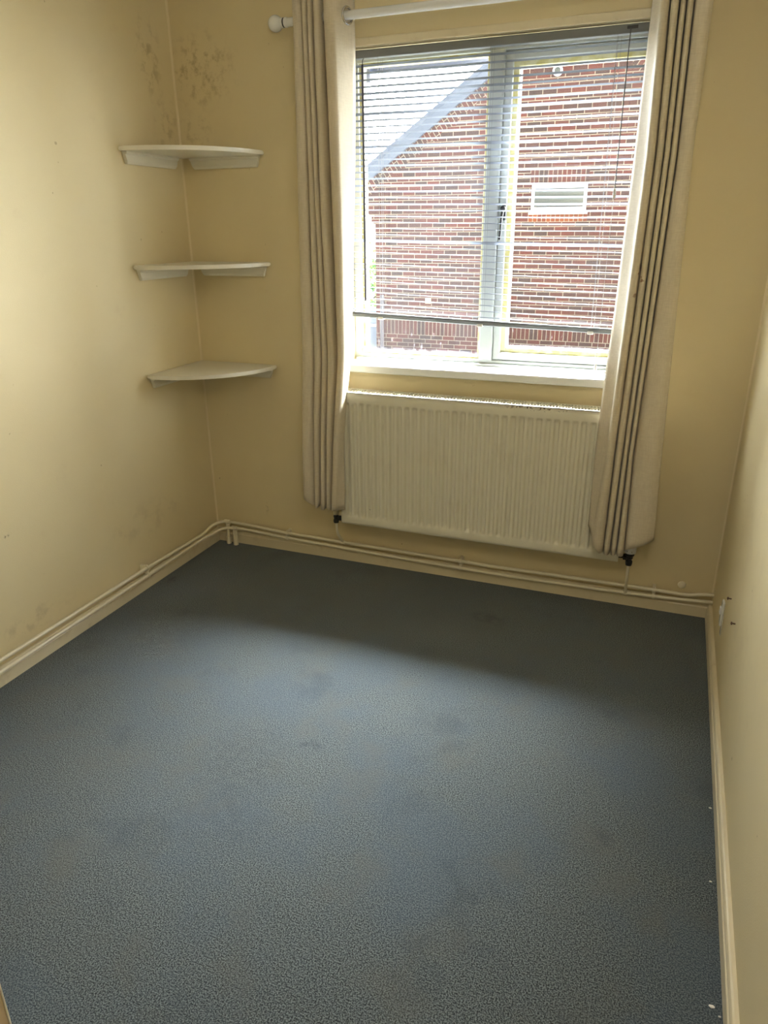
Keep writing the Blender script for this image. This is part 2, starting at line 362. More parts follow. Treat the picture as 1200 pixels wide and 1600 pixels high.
# bead of filler down the two corners
M['filler'] = mat('corner_filler', (0.80, 0.68, 0.46), 0.4)
bm = B(); prism(bm, [(0, 0), (0.007, 0), (0.002, -0.002), (0, -0.007)], 2, 0.066, 2.42)
struct(obj('trim_1', bm, 'filler'))
bm = B(); prism(bm, [(RW, 0), (RW - 0.007, 0), (RW - 0.002, -0.002), (RW, -0.007)], 2, 0.066, 2.42)
struct(obj('trim_2', bm, 'filler'))
# narrow cream bead above the window opening
bm = B(); box(bm, (OX0 - 0.03, -0.014, OZ1 - 0.002), (OX1 + 0.03, 0, OZ1 + 0.026), 0.003)
struct(obj('trim_3', bm, 'trim'))

# ------------------------------------------------------------------ window
win = bpy.data.objects.new('window_1', None); C.objects.link(win); win.location = (1.3675, 0.12, 0.953); struct(win)
WO = (1.3675, 0.12, 0.953)
FY0, FY1 = 0.095, 0.165
bm = B()
box(bm, (OX0, FY0, 0.93), (OX0 + 0.036, FY1, OZ1), 0.003, org=WO); box(bm, (OX1 - 0.036, FY0, 0.93), (OX1, FY1, OZ1), 0.003, org=WO)
box(bm, (OX0 + 0.03, FY0, 2.094), (OX1 - 0.03, FY1, OZ1), 0.003, org=WO)
box(bm, (OX0 + 0.03, FY0, 0.93), (OX1 - 0.03, FY1, 0.978), 0.003, org=WO)
box(bm, (OX0 + 0.01, FY0 - 0.022, 0.94), (OX1 - 0.01, FY0 + 0.01, 0.963), 0.003, org=WO)
obj('window_frame', bm, 'upvc', win)
bm = B(); box(bm, (1.319, FY0 - 0.004, 0.975), (1.374, FY1, 2.097), 0.004, org=WO); obj('mullion', bm, 'upvc', win)
def ring(bm, x0, x1, z0, z1, w, y0, y1, bev=0.002, org=WO):
    box(bm, (x0, y0, z0), (x0 + w, y1, z1), bev, org=org); box(bm, (x1 - w, y0, z0), (x1, y1, z1), bev, org=org)
    box(bm, (x0 + w - 0.001, y0, z0), (x1 - w + 0.001, y1, z0 + w), bev, org=org); box(bm, (x0 + w - 0.001, y0, z1 - w), (x1 - w + 0.001, y1, z1), bev, org=org)
bm = B(); ring(bm, 0.791, 1.322, 0.975, 2.097, 0.013, FY0 + 0.010, FY1 - 0.012); b_ = obj('glazing_bead', bm, 'bead', win); b_['label'] = 'yellowed bead around fixed pane'
bm = B(); box(bm, (0.800, 0.138, 0.985), (1.312, 0.142, 2.087), org=WO); o = obj('pane', bm, 'glass_hazy', win); o['label'] = 'hazy dirty glass'
# opening casement
bm = B(); ring(bm, 1.376, 1.940, 0.98, 2.092, 0.030, FY0 + 0.004, FY1 - 0.012, 0.004)
cas = obj('casement', bm, 'upvc', win)
bm = B(); ring(bm, 1.404, 1.912, 1.008, 2.064, 0.022, FY0 + 0.016, FY1 - 0.016); o = obj('casement_bead', bm, 'bead', cas); o['label'] = 'yellowed bead of casement'
bm = B(); ring(bm, 1.424, 1.892, 1.028, 2.044, 0.007, FY0 + 0.022, FY1 - 0.020, 0.001); obj('gasket', bm, 'gasket', cas)
bm = B(); box(bm, (1.428, 0.132, 1.032), (1.888, 0.136, 2.040), org=WO); obj('pane', bm, 'glass', cas)
bm = B()                                       # black casement fastener on the closing stile
box(bm, (1.392, 0.082, 1.52), (1.408, 0.1, 1.58), 0.003, org=WO); tube(bm, fillet([(1.40, 0.085, 1.565), (1.40, 0.062, 1.56), (1.396, 0.058, 1.53), (1.392, 0.062, 1.45)], 0.01), [0.006] * 15 + [0.005], 10, org=WO)
lathe(bm, [(0.0, -0.002), (0.010, 0), (0.010, 0.008), (0, 0.012)], Vector((1.40, 0.066, 1.562)) - Vector(WO), (0, -1, 0), 14)
o = obj('casement_handle', bm, 'black', cas, 'angle'); o['label'] = 'black casement handle'
bm = B(); lathe(bm, [(0, 0), (0.012, 0.001), (0.014, 0.008), (0.009, 0.014), (0, 0.016)], Vector((0.80, 0.095, 0.995)) - Vector(WO), (0.3, -1, 0.2), 12)
o = obj('corner_plug', bm, 'bead', win, True)
# sill board
bm = B(); box(bm, (0.752, -0.05, 0.918), (1.992, FY0 + 0.005, 0.953), 0.007, 3, org=WO)
o = obj('window_sill', bm, 'sill', win); o['label'] = 'glossy white sill board'

# ------------------------------------------------------------------ corner shelves
def corner_shelf(z, label, kinds):
    t = thing('corner_shelf', label, 'shelf', (0, 0, z), 'curved corner shelves')
    R = 0.408; n = 28
    outer = [(0.002, -0.002), ] + [(0.002 + (R - 0.002) * math.cos(a), -0.002 - (R - 0.002) * math.sin(a)) for a in [PI / 2 * k / n for k in range(n + 1)]]
    bm = B(); prism(bm, outer, 2, -0.016, 0.0)
    bmesh.ops.bevel(bm, geom=[e for e in bm.edges], offset=0.004, segments=3, affect='EDGES')
    obj('shelf_board', bm, 'shelf', t, 'angle')
    for k in (0, 1):
        # moulded batten: chamfered lower edge, cut back at its ends
        bm = B(); L0, L1, h, th = 0.055, R - 0.02, 0.046, 0.020
        prof = [(0.002, -0.0165), (0.026, -0.0165), (0.026, -0.024), (0.019, -0.028), (0.019, -0.050), (0.013, -0.060), (0.002, -0.060)]
        if k == 0: prism(bm, [(u, v) for u, v in prof], 1, -L1, -L0)
        else: prism(bm, [(-u, v) for u, v in prof], 0, L0, L1)
        for v in bm.verts:                                       # mitre the lower ends inward
            s = v.co.y if k == 0 else v.co.x; s = abs(s)
            cut = max(0, (-0.03 - v.co.z)) * 0.45
            s2 = s + cut if s < 0.2 else s - cut
            if k == 0: v.co.y = -s2
            else: v.co.x = s2
        obj('batten', bm, 'shelf', t)
corner_shelf(1.796, 'topmost white quarter-round corner shelf, seen from below, under the mould-stained corner', 0)
corner_shelf(1.363, 'middle white quarter-round corner shelf, at eye level between the other two', 0)
corner_shelf(0.920, 'lowest white quarter-round corner shelf, its top surface showing, level with the window sill', 0)

# ------------------------------------------------------------------ radiator
RX0, RX1, RZ0, RZ1, RYB, RYF = 0.768, 1.977, 0.246, 0.845, -0.05, -0.14
RO = (1.3725, -0.095, 0.246)
rad = thing('radiator', 'cream double panel radiator with vertical ribs under the window', 'radiator', RO)
NR = 34; x_a, x_b = RX0 + 0.026, RX1 - 0.026; pitch = (x_b - x_a) / NR
us = [0, .14, .20, .27, .34, .42, .58, .66, .73, .80, .86]
xs = [RX0, RX0 + 0.006, RX0 + 0.014] + [x_a + (i + u) * pitch for i in range(NR) for u in us] + [x_b, RX1 - 0.014, RX1 - 0.006, RX1]
zs = [RZ0, RZ0 + 0.004, RZ0 + 0.012, RZ0 + 0.036, RZ0 + 0.040, RZ0 + 0.045, RZ0 + 0.050, RZ0 + 0.056] + [RZ0 + 0.056 + k * (0.599 - 0.112) / 6 for k in range(1, 6)] + \
     [RZ1 - 0.056, RZ1 - 0.050, RZ1 - 0.045, RZ1 - 0.040, RZ1 - 0.036, RZ1 - 0.012, RZ1 - 0.004, RZ1]
def sst(x, a, b): t = max(0, min(1, (x - a) / (b - a))); return t * t * (3 - 2 * t)
def depth(x, z):
    u = (x - x_a) / pitch
    d = 0
    if 0 <= u <= NR:
        f = u - math.floor(u)
        rec = sst(f, 0.14, 0.34) * (1 - sst(f, 0.66, 0.86))
        d = rec * 0.0115 * sst(z, RZ0 + 0.037, RZ0 + 0.052) * (1 - sst(z, RZ1 - 0.052, RZ1 - 0.037))
    e = min(x - RX0, RX1 - x, z - RZ0, RZ1 - z)
    return d + (0.006 * (1 - min(1, e / 0.012)) ** 2)
def panel(yf, sign):
    bm = B(); gv = [[bm.verts.new((x - RO[0], yf + sign * depth(x, z) - RO[1], z - RO[2])) for x in xs] for z in zs]
    for a, b in zip(gv, gv[1:]):
        for i in range(len(xs) - 1): bm.faces.new((a[i], a[i + 1], b[i + 1], b[i]))
    loop = gv[0][:] + [r[-1] for r in gv[1:]] + gv[-1][-2::-1] + [r[0] for r in gv[-2:0:-1]]
    back = [bm.verts.new((v.co.x, yf + sign * 0.016 - RO[1], v.co.z)) for v in loop]
    for i in range(len(loop)): bm.faces.new((loop[i], loop[(i + 1) % len(loop)], back[(i + 1) % len(loop)], back[i]))
    bm.faces.new(back); return bm
o = obj('front_panel', panel(RYF, 1), 'rad', rad, 'angle'); obj('back_panel', panel(RYB, -1), 'rad', rad, 'angle')
for sx in (RX0, RX1 - 0.002): obj('side_panel', box(B(), (sx, RYF + 0.004, RZ0 + 0.012), (sx + 0.002, RYB - 0.004, RZ1 + 0.004), 0.0008, org=RO), 'rad', rad)
# top grille: slotted lattice in two staggered rows
bm = B(); gz0, gz1 = RZ1 + 0.001, RZ1 + 0.0045
ya, yb, yc = RYF + 0.014, (RYF + RYB) / 2, RYB - 0.014
box(bm, (RX0 + 0.002, RYF + 0.001, gz0 - 0.012), (RX1 - 0.002, RYF + 0.003, gz1), org=RO)
for y0, y1 in ((RYF + 0.001, ya), (yb - 0.003, yb + 0.003), (yc, RYB - 0.001)): box(bm, (RX0 + 0.002, y0, gz0), (RX1 - 0.002, y1, gz1), org=RO)
n = 100
for i in range(n):
    x = RX0 + 0.006 + (RX1 - RX0 - 0.016) * i / (n - 1)
    box(bm, (x, ya, gz0), (x + 0.0045, yb - 0.003, gz1), org=RO); box(bm, (x + 0.006 - (0.006 if i == n - 1 else 0), yb + 0.003, gz0), (x + 0.0105 - (0.006 if i == n - 1 else 0), yc, gz1), org=RO)
obj('top_grille', bm, 'rad', rad)
bm = B()                                      # convector fins between the panels
for i in range(60):
    x = RX0 + 0.03 + i * 0.0195; box(bm, (x, RYF + 0.02, RZ0 + 0.04), (x + 0.001, RYB - 0.02, RZ1 - 0.05), org=RO)
box(bm, (RX0 + 0.01, RYF + 0.018, RZ1 - 0.022), (RX1 - 0.01, RYB - 0.018, RZ1 - 0.018), org=RO)  # dark sheet under the slots, painted shade so the holes look deep
obj('fins_and_shade_sheet', bm, 'shade_in', rad)
for x in (RX0 + 0.2, RX1 - 0.2): obj('wall_bracket', box(B(), (x - 0.02, RYB + 0.0005, RZ0 + 0.1), (x + 0.02, -0.002, RZ1 - 0.1), 0.002, org=RO), 'rad', rad)
# left lockshield valve, its tail goes into the radiator's left end
def V3(p): return Vector(p) - Vector(RO)
vx = 0.722
bm = B(); lathe(bm, [(0.0, 0), (0.012, 0), (0.013, 0.006), (0.0125, 0.014), (0.0105, 0.018), (0.010, 0.024), (0.0125, 0.028), (0.0125, 0.034), (0.009, 0.038), (0.009, 0.040)], V3((vx, -0.095, 0.226)), (0, 0, 1), 16)
lathe(bm, [(0.009, 0), (0.009, 0.012), (0.013, 0.013), (0.013, 0.026), (0.010, 0.027), (0.008, 0.046)], V3((vx, -0.095, 0.250)), (1, 0, 0), 6)
o = obj('valve_body', bm, 'black', rad, 'angle'); o['label'] = 'black valve body at left end'
bm = B(); lathe(bm, [(0.0115, 0), (0.0125, 0.004), (0.0145, 0.030), (0.0145, 0.034), (0.010, 0.036), (0, 0.036)], V3((vx, -0.095, 0.266)), (0, 0, 1), 18)
o = obj('valve_cap', bm, 'valve_cream', rad, 'angle'); o['label'] = 'cream valve cap'
# right thermostatic valve
tx = 2.018
bm = B(); lathe(bm, [(0, 0), (0.012, 0), (0.0135, 0.008), (0.0135, 0.018), (0.010, 0.022), (0.010, 0.028), (0.014, 0.032), (0.014, 0.040), (0.018, 0.044), (0.018, 0.054)], V3((tx, -0.095, 0.222)), (0, 0, 1), 16)
lathe(bm, [(0.009, 0), (0.009, 0.010), (0.014, 0.011), (0.014, 0.024), (0.008, 0.025), (0.008, 0.042)], V3((tx, -0.095, 0.256)), (-1, 0, 0), 6)
o = obj('thermostatic_valve_body', bm, 'black', rad, 'angle'); o['label'] = 'black and brass valve body at right end'
bm = B(); prof = [(0.019, 0), (0.023, 0.003), (0.023, 0.022), (0.021, 0.026), (0.021, 0.056), (0.018, 0.064), (0, 0.066)]
lathe(bm, prof, V3((tx, -0.095, 0.276)), (0, 0, 1), 24)
hd = obj('thermostatic_head', bm, 'valve_white', rad, 'angle'); hd['label'] = 'white thermostatic head'
bm = B()
for dx in (-0.010, 0.007): lathe(bm, [(0, 0), (0.0016, 0), (0.0016, 0.0012), (0, 0.0014)], V3((tx + dx, -0.095 - math.sqrt(0.023 ** 2 - dx * dx) + 0.0004, 0.289)), (dx, -0.02, 0), 8)
obj('dial_mark', bm, 'black', hd)

# ------------------------------------------------------------------ heating pipes
PR = 0.0075
up_pts = [(0.035, -3.05, 0.112), (0.035, -1.4, 0.110), (0.035, -0.6, 0.107), (0.035, -0.175, 0.098), (0.040, -0.105, 0.120), (0.062, -0.040, 0.118), (0.11, -0.035, 0.118), (0.19, -0.035, 0.117), (0.41, -0.035, 0.104), (0.9, -0.035, 0.099), (1.42, -0.035, 0.094), (1.9, -0.035, 0.099), (2.15, -0.035, 0.099), (2.26, -0.035, 0.099), (2.31, -0.030, 0.110), (RW, -0.028, 0.112)]
lo_pts = [(0.037, -3.05, 0.072), (0.037, -1.4, 0.070), (0.037, -0.6, 0.073), (0.040, -0.19, 0.079), (0.072, -0.058, 0.090), (0.13, -0.040, 0.090), (0.19, -0.037, 0.090), (0.41, -0.037, 0.080), (0.9, -0.037, 0.068), (1.42, -0.037, 0.060), (1.9, -0.037, 0.065), (2.15, -0.037, 0.072), (2.31, -0.035, 0.080), (RW, -0.032, 0.081)]
pu = thing('heating_pipe', 'upper cream heating pipe along left and window walls, feeding the left radiator valve', 'pipe', (0.035, -3.05, 0.112)); PO = Vector((0.035, -3.05, 0.112))
obj('pipe_run', tube(B(), fillet(up_pts, 0.03), PR, 14, org=PO), 'pipe', pu, True)
def tee(bm, p, d, org, L=0.016, r=0.0105):
    d = Vector(d).normalized() * L; p = Vector(p); tube(bm, [p - d, p + d], r, 16, org=org)
bm = B(); tee(bm, (0.085, -0.0365, 0.118), (1, 0, 0), PO); tube(bm, [(0.085, -0.0365, 0.118), (0.085, -0.0365, 0.09)], 0.0105, 16, org=PO)
tube(bm, [(0.085, -0.0365, 0.09), (0.085, -0.0365, 0.0)], 0.0080, 14, org=PO); tube(bm, [(0.085, -0.0365, 0.035), (0.085, -0.0365, 0.0)], 0.0125, 14, org=PO)
obj('floor_drop', bm, 'pipe', pu, 'angle')
bm = B(); tube(bm, fillet([(vx, -0.095, 0.228), (vx + 0.001, -0.090, 0.165), (vx + 0.003, -0.045, 0.118), (vx + 0.003, -0.036, 0.100)], 0.03), 0.0065, 12, org=PO); tee(bm, (vx + 0.003, -0.0355, 0.100), (1, 0, 0), PO, 0.012, 0.0095)
obj('radiator_branch', bm, 'pipe', pu, 'angle')
pw = thing('heating_pipe', 'lower cream heating pipe just above the baseboards, feeding the right radiator valve', 'pipe', (0.037, -3.05, 0.072)); QO = Vector((0.037, -3.05, 0.072))
obj('pipe_run', tube(B(), fillet(lo_pts, 0.03), PR, 14, org=QO), 'pipe', pw, True)
bm = B(); tee(bm, (0.128, -0.0405, 0.090), (1, -0.02, 0), QO); tube(bm, [(0.128, -0.0405, 0.090), (0.128, -0.0405, 0.035)], 0.0105, 16, org=QO)
tube(bm, [(0.128, -0.0405, 0.062), (0.128, -0.0405, 0.0)], 0.0128, 14, org=QO)
obj('floor_drop', bm, 'pipe', pw, 'angle')
bm = B(); tube(bm, fillet([(tx, -0.095, 0.225), (tx, -0.092, 0.16), (tx, -0.055, 0.10), (tx, -0.050, 0.074)], 0.03), 0.0065, 12, org=QO)
tee(bm, (tx, -0.037, 0.0685), (1, 0, 0), QO, 0.013, 0.0095); tube(bm, [(tx, -0.052, 0.074), (tx, -0.037, 0.069)], 0.009, 12, org=QO)
obj('radiator_branch', bm, 'pipe', pw, 'angle')
def clip(x, y, zu, zl, label, side):
    """double plastic pipe clip: two rings, a stem to the wall and a little lug on top"""
    o_ = Vector((x, y, zl)); bm = B(); r0, r1, w = 0.0082, 0.0112, 0.006
    for z in (zu, zl):
        c = Vector((x, y, z)) - o_; d = Vector((0, 1, 0)) if side == 'left' else Vector((1, 0, 0)); e = Vector((1, 0, 0)) if side == 'left' else Vector((0, 1, 0)); n = 18; rg = []
        for k in range(n):
            a = 2 * PI * k / n; q = e * math.cos(a) + Vector((0, 0, 1)) * math.sin(a)
            rg.append([bm.verts.new(c + q * r + d * s) for r, s in ((r0, -w), (r1, -w), (r1, w), (r0, w))])
        for k in range(n):
            A_, B_ = rg[k], rg[(k + 1) % n]
            for j in range(4): bm.faces.new((A_[j], A_[(j + 1) % 4], B_[(j + 1) % 4], B_[j]))
    if side == 'left':
        box(bm, (0.0005, y - 0.006, zl + 0.008), (x - 0.007, y + 0.006, zu + 0.012), 0.001, org=o_); box(bm, (x - 0.006, y - 0.004, zu + 0.009), (x + 0.004, y + 0.004, zu + 0.015), 0.001, org=o_)
        box(bm, (x - 0.003, y - 0.005, zl + 0.009), (x + 0.003, y + 0.005, zu - 0.009), org=o_)
    else:
        box(bm, (x - 0.006, y + 0.007, zl + 0.008), (x + 0.006, -0.0005, zu + 0.012), 0.001, org=o_); box(bm, (x - 0.004, y - 0.004, zu + 0.009), (x + 0.004, y + 0.006, zu + 0.015), 0.001, org=o_)
        box(bm, (x - 0.005, y - 0.003, zl + 0.009), (x + 0.005, y + 0.003, zu - 0.009), org=o_)
    o = obj('pipe_clip', bm, 'pipe', None, 'angle'); o.location = o_; tag(o, label, 'pipe clip', 'double clips holding the heating pipes')
clip(0.036, -0.605, 0.107, 0.073, 'double pipe clip on the left wall pipes', 'left')
clip(0.425, -0.036, 0.1036, 0.0797, 'double pipe clip left of the radiator, nearest the shelf corner', 'back')
clip(1.305, -0.036, 0.0955, 0.0620, 'double pipe clip below the middle of the radiator', 'back')
clip(2.128, -0.036, 0.099, 0.0713, 'double pipe clip right of the radiator, near the right wall', 'back')
bm = B(); lathe(bm, [(0, 0), (0.016, 0), (0.015, 0.004), (0.011, 0.007), (0, 0.008)], (0, 0, 0), (0, -1, 0), 20)
o = obj('wall_plug', bm, 'pipe', None, 'angle'); o.location = (2.232, 0, 0.125); tag(o, 'small round painted plug on window wall above the pipes', 'plug')

# ------------------------------------------------------------------ venetian blind
BX0, BX1, BY = 0.768, 1.968, 0.03
BO = (1.368, BY, 2.128)
bl = thing('venetian_blind', 'white aluminium venetian blind lowered most of the way down the window', 'blind', BO)
bm = B(); box(bm, (BX0, BY - 0.014, 2.094), (BX1, BY + 0.014, 2.122), 0.002, org=BO); hr = obj('headrail', bm, 'rail', bl); hr['label'] = 'grey headrail'
bm = B(); box(bm, (1.8, BY - 0.0165, 2.106), (1.835, BY - 0.0145, 2.116), 0.0006, org=BO); obj('cord_slot', bm, 'black', hr)
for x in (BX0, BX1 - 0.02): obj('bracket', box(B(), (x - 0.002, BY - 0.017, 2.118), (x + 0.022, BY + 0.017, 2.1275), 0.001, org=BO), 'rail', bl)
def zb(x):                                     # height of the bottom rail: dips to the middle and right
    return 1.155 + (1.136 - 1.155) * (x - BX0) / (1.352 - BX0) if x < 1.352 else 1.136 + (1.120 - 1.136) * (x - 1.352) / (BX1 - 1.352)
NS = 40
lad = [0.908, 1.338, 1.772]
def sag(x, k):                                 # slats droop a little between the ladders
    d = min(abs(x - l) for l in lad); return -0.0009 * math.sin(min(1, d / 0.2) * PI / 2)
def slat_mesh(i):
    f = (i + 1) / (NS + 0.6); bm = B(); tilt = math.radians(random.gauss(-7.0 if i < 24 else -1.0, 1.8))
    if i == 27: tilt = math.radians(-28)
    if i in (7, 12): tilt = math.radians(-15)
    if 12 <= i <= 22: tilt -= math.radians(4)
    jit = random.uniform(-0.0012, 0.0012); tw = math.radians(random.gauss(0, 2.5)); rows = []; nx = 34
    for k in range(nx + 1):
        x = BX0 + 0.003 + (BX1 - BX0 - 0.006) * k / nx; zt = 2.094; z = zt + (zb(x) + 0.006 - zt) * f + jit + sag(x, i)
        a = tilt + tw * (k / nx - 0.5) * 2; row = []
        for j in range(7):
            u = -1 + j / 3; y = u * 0.0125; h = 0.0028 * (1 - u * u)
            row.append(bm.verts.new((x - BO[0], y * math.cos(a) - h * math.sin(a), z + y * math.sin(a) + h * math.cos(a) - BO[2])))
        rows.append(row)
    for a_, b_ in zip(rows, rows[1:]):
        for j in range(6): bm.faces.new((a_[j], b_[j], b_[j + 1], a_[j + 1]))
    ret = bmesh.ops.solidify(bm, geom=bm.faces[:], thickness=0.0003)
    return bm
for i in range(NS): obj('slat', slat_mesh(i), 'slat', bl, 'angle')
bm = B(); n = 24                               # bottom rail follows the dip
rows = []
for k in range(n + 1):
    x = BX0 + 0.003 + (BX1 - BX0 - 0.006) * k / n; z = zb(x)
    rows.append([bm.verts.new((x - BO[0], yy, z + zz - BO[2])) for yy, zz in ((-0.0125, 0.003), (-0.008, 0.0085), (0.008, 0.0085), (0.0125, 0.003), (0.0125, -0.008), (0.010, -0.0105), (-0.010, -0.0105), (-0.0125, -0.008))])
for a_, b_ in zip(rows, rows[1:]):
    for j in range(8): bm.faces.new((a_[j], a_[(j + 1) % 8], b_[(j + 1) % 8], b_[j]))
bm.faces.new(rows[0]); bm.faces.new(rows[-1][::-1])
br = obj('bottom_rail', bm, 'rail', bl, 'angle'); br['label'] = 'grey bottom rail'
for lx in lad:
    bm = B()
    for yy in (-0.0145, 0.0145): tube(bm, [(lx, BY + yy, 2.094), (lx, BY + yy, zb(lx) + 0.003)], 0.0007, 6, org=BO)
    tube(bm, [(lx + 0.012, BY, 2.094), (lx + 0.012, BY, zb(lx))], 0.0006, 6, org=BO)
    for i in range(NS):
        z = 2.094 + (zb(lx) + 0.006 - 2.094) * (i + 1) / (NS + 0.6) - 0.0014; tube(bm, [(lx, BY - 0.0145, z), (lx, BY + 0.0145, z)], 0.0005, 4, org=BO)
    obj('ladder_cord', bm, 'cord', bl)
    bm = B(); box(bm, (lx - 0.012, BY - 0.0155, zb(lx) - 0.016), (lx + 0.012, BY + 0.013, zb(lx) - 0.004), 0.003, org=BO)
    c_ = obj('cord_clip', bm, 'clear', br); c_['label'] = 'clear plastic cord clip'
# tilt wand at the left
bm = B(); tube(bm, fillet([(0.848, BY - 0.008, 2.094), (0.848, BY - 0.022, 2.086), (0.851, BY - 0.030, 2.065)], 0.01), 0.0015, 8, org=BO)
tube(bm, [(0.851, BY - 0.030, 2.07), (0.849, BY - 0.031, 1.212)], 0.0046, 6, org=BO)
o = obj('tilt_wand', bm, 'wand', bl, 'angle'); o['label'] = 'dark thin tilt wand at left'
# pull cords at the right
pc = B(); tube(pc, [(1.812, BY - 0.015, 2.11), (1.812, BY - 0.026, 2.0), (1.812, BY - 0.028, 1.62)], 0.0017, 8, org=BO); pc = obj('pull_cord', pc, 'greycord', bl)
bm = B(); lathe(bm, [(0.002, 0), (0.0045, -0.004), (0.006, -0.030), (0.004, -0.034)], Vector((1.812, BY - 0.028, 1.622)) - Vector(BO), (0, 0, 1), 12); obj('tassel', bm, 'clear', pc, 'angle')
pc = B(); tube(pc, [(1.812, BY - 0.028, 1.60), (1.808, BY - 0.030, 1.3), (1.806, BY - 0.032, 1.0)], 0.0008, 6, org=BO); pc = obj('pull_cord', pc, 'cord', bl)
bm = B(); lathe(bm, [(0.002, 0.002), (0.004, -0.004), (0.0065, -0.026), (0.005, -0.028)], Vector((1.806, BY - 0.032, 1.002)) - Vector(BO), (0, 0, 1), 12); obj('tassel', bm, 'clear', pc, 'angle')

# ------------------------------------------------------------------ curtain pole
RY, RZ = -0.135, 2.199
pole = thing('curtain_pole', 'white metal curtain pole with a ball finial above the window', 'curtain pole', (1.37, RY, RZ)); KO = (1.37, RY, RZ)
obj('rod', tube(B(), [(0.60, RY, RZ), (2.16, RY, RZ)], 0.0145, 24, org=KO), 'rod', pole, 'angle')
for x, s in ((0.602, -1), (2.158, 1)):
    prof = [(0.0150, -0.012), (0.0165, -0.010), (0.0165, -0.002), (0.0125, 0.0), (0.0125, 0.004), (0.017, 0.006), (0.017, 0.012), (0.011, 0.015)]
    prof += [(0.0275 * math.sin(a), 0.038 - 0.0275 * math.cos(a)) for a in [PI * k / 14 for k in range(2, 15)]]
    f = obj('finial', lathe(B(), prof, Vector((x, RY, RZ)) - Vector(KO), (s, 0, 0), 28), 'rod', pole, 'angle')
    f['label'] = 'white ball finial'
    obj('finial_ring', lathe(B(), [(0.0128, 0.0002), (0.0158, 0.0004), (0.0158, 0.0044), (0.0128, 0.0046)], Vector((x + s * 0.0, RY, RZ)) - Vector(KO), (s, 0, 0), 24), 'black', f)
for x in (0.625, 2.135):
    bm = B(); tube(bm, [(x, RY + 0.012, RZ), (x, -0.004, RZ)], 0.006, 12, org=KO); lathe(bm, [(0.022, 0), (0.022, 0.005), (0.01, 0.009)], Vector((x, 0, RZ)) - Vector(KO), (0, -1, 0), 20)
    obj('pole_bracket', bm, 'rod', pole, 'angle')

# ------------------------------------------------------------------ curtains
def lerp_tab(tab, z):
    """tab: [(z, [values])] from top to bottom"""
    if z >= tab[0][0]: return tab[0][1]
    for (za, a), (zb_, b) in zip(tab, tab[1:]):
        if z >= zb_:
            t = (za - z) / (za - zb_); return [p + (q - p) * t for p, q in zip(a, b)]
    return tab[-1][1]
def catmull(P, n):
    out = []
    for i in range(len(P) - 1):
        p0, p1, p2, p3 = P[max(i - 1, 0)], P[i], P[i + 1], P[min(i + 2, len(P) - 1)]
        for k in range(n):
            t = k / n; out.append(tuple(0.5 * ((2 * b) + (-a + c) * t + (2 * a - 5 * b + 4 * c - d) * t * t + (-a + 3 * b - 3 * c + d) * t ** 3) for a, b, c, d in zip(p0, p1, p2, p3)))
    out.append(P[-1]); return out
def curtain(name, label, tab, ztop, hem, yfn, org, endleft, endright, seed):
    """tab gives left/right edges of each forward fold; endleft/endright: x offset of the free edge that turns back to the window"""
    rows = []; nz = 70; bm = B(); rnd = random.Random(seed)
    for r in range(nz + 1):
        s = r / nz; z = ztop + (0.32 - ztop) * s; v = lerp_tab(tab, z); yf, ybk = yfn(z); P = []
        if endleft: P.append((endleft(z), ybk + 0.004))
        nf = len(v) // 2
        for i in range(nf):
            a, b = v[2 * i], v[2 * i + 1]; w = b - a; c = (a + b) / 2
            pv = v[2 * i - 1] if i else None
            if i or endleft: P.append(((a if pv is None else (a + pv) / 2) - 0.0008, ybk if i else (ybk + yf) / 2))
            wob = 0.004 * math.sin(3.1 * z + 2.1 * i + seed)
            P.append((a + 0.0018, yf + 0.018 + wob)); P.append((a + 0.22 * w, yf + 0.004 + wob)); P.append((c, yf + wob)); P.append((b - 0.22 * w, yf + 0.004 + wob)); P.append((b - 0.0018, yf + 0.018 + wob))
        if endright: P.append((endright(z), ybk - 0.004))
        L = catmull(P, 4); row = []
        n = len(L)
        for k, (x, y) in enumerate(L):
            zz = z
            if s > 0.80:
                tt = (s - 0.80) / 0.20; zz = z + (hem(k / (n - 1)) - 0.32) * tt
            row.append(bm.verts.new((x - org[0], y + 0.002 * noise.noise(Vector((x * 30, z * 4, seed))) - org[1], zz - org[2])))
        rows.append(row)
    for a_, b_ in zip(rows, rows[1:]):
        for k in range(len(a_) - 1): bm.faces.new((a_[k], a_[k + 1], b_[k + 1], b_[k]))
    root = thing('curtain', label, 'curtain', org, 'cream eyelet curtains')
    o = obj('fabric', bm, 'cloth', root, True)
    md = o.modifiers.new('thick', 'SOLIDIFY'); md.thickness = 0.0022; md.offset = 0
    return root
def yL(z):
    t = sst(z, 1.1, 0.6); return (-0.178 - 0.026 * t, -0.088 - 0.070 * t)
def yR(z):
    t = sst(z, 1.25, 0.9); return (-0.185 - 0.028 * t, -0.088 - 0.074 * t)
def sst(x, a, b):
    t = max(0, min(1, (x - a) / (b - a))); return t * t * (3 - 2 * t)
tabL = [(2.26, [.646, .689, .691, .711, .713, .730, .732, .759, .774, .829]), (2.14, [.646, .689, .691, .711, .713, .729, .731, .759, .774, .829]),
        (1.6, [.636, .684, .686, .712, .714, .733, .735, .764, .780, .828]), (0.98, [.624, .678, .681, .713, .715, .742, .746, .777, .787, .822]), (0.32, [.604, .664, .668, .690, .694, .717, .720, .743, .746, .780])]
endL = lambda z: 0.862 + (0.800 - 0.862) * sst(z, 2.2, 0.35)
cl = curtain('curtain', 'cream eyelet curtain hanging at the left of the window, beside the shelves', tabL, 2.258,
    lambda u: 0.335 + 0.03 * max(0, 1 - u / 0.12) - 0.010 * u + 0.006 * math.sin(u * 22), yL, (0.735, -0.135, 2.199), None, endL, 1.0)
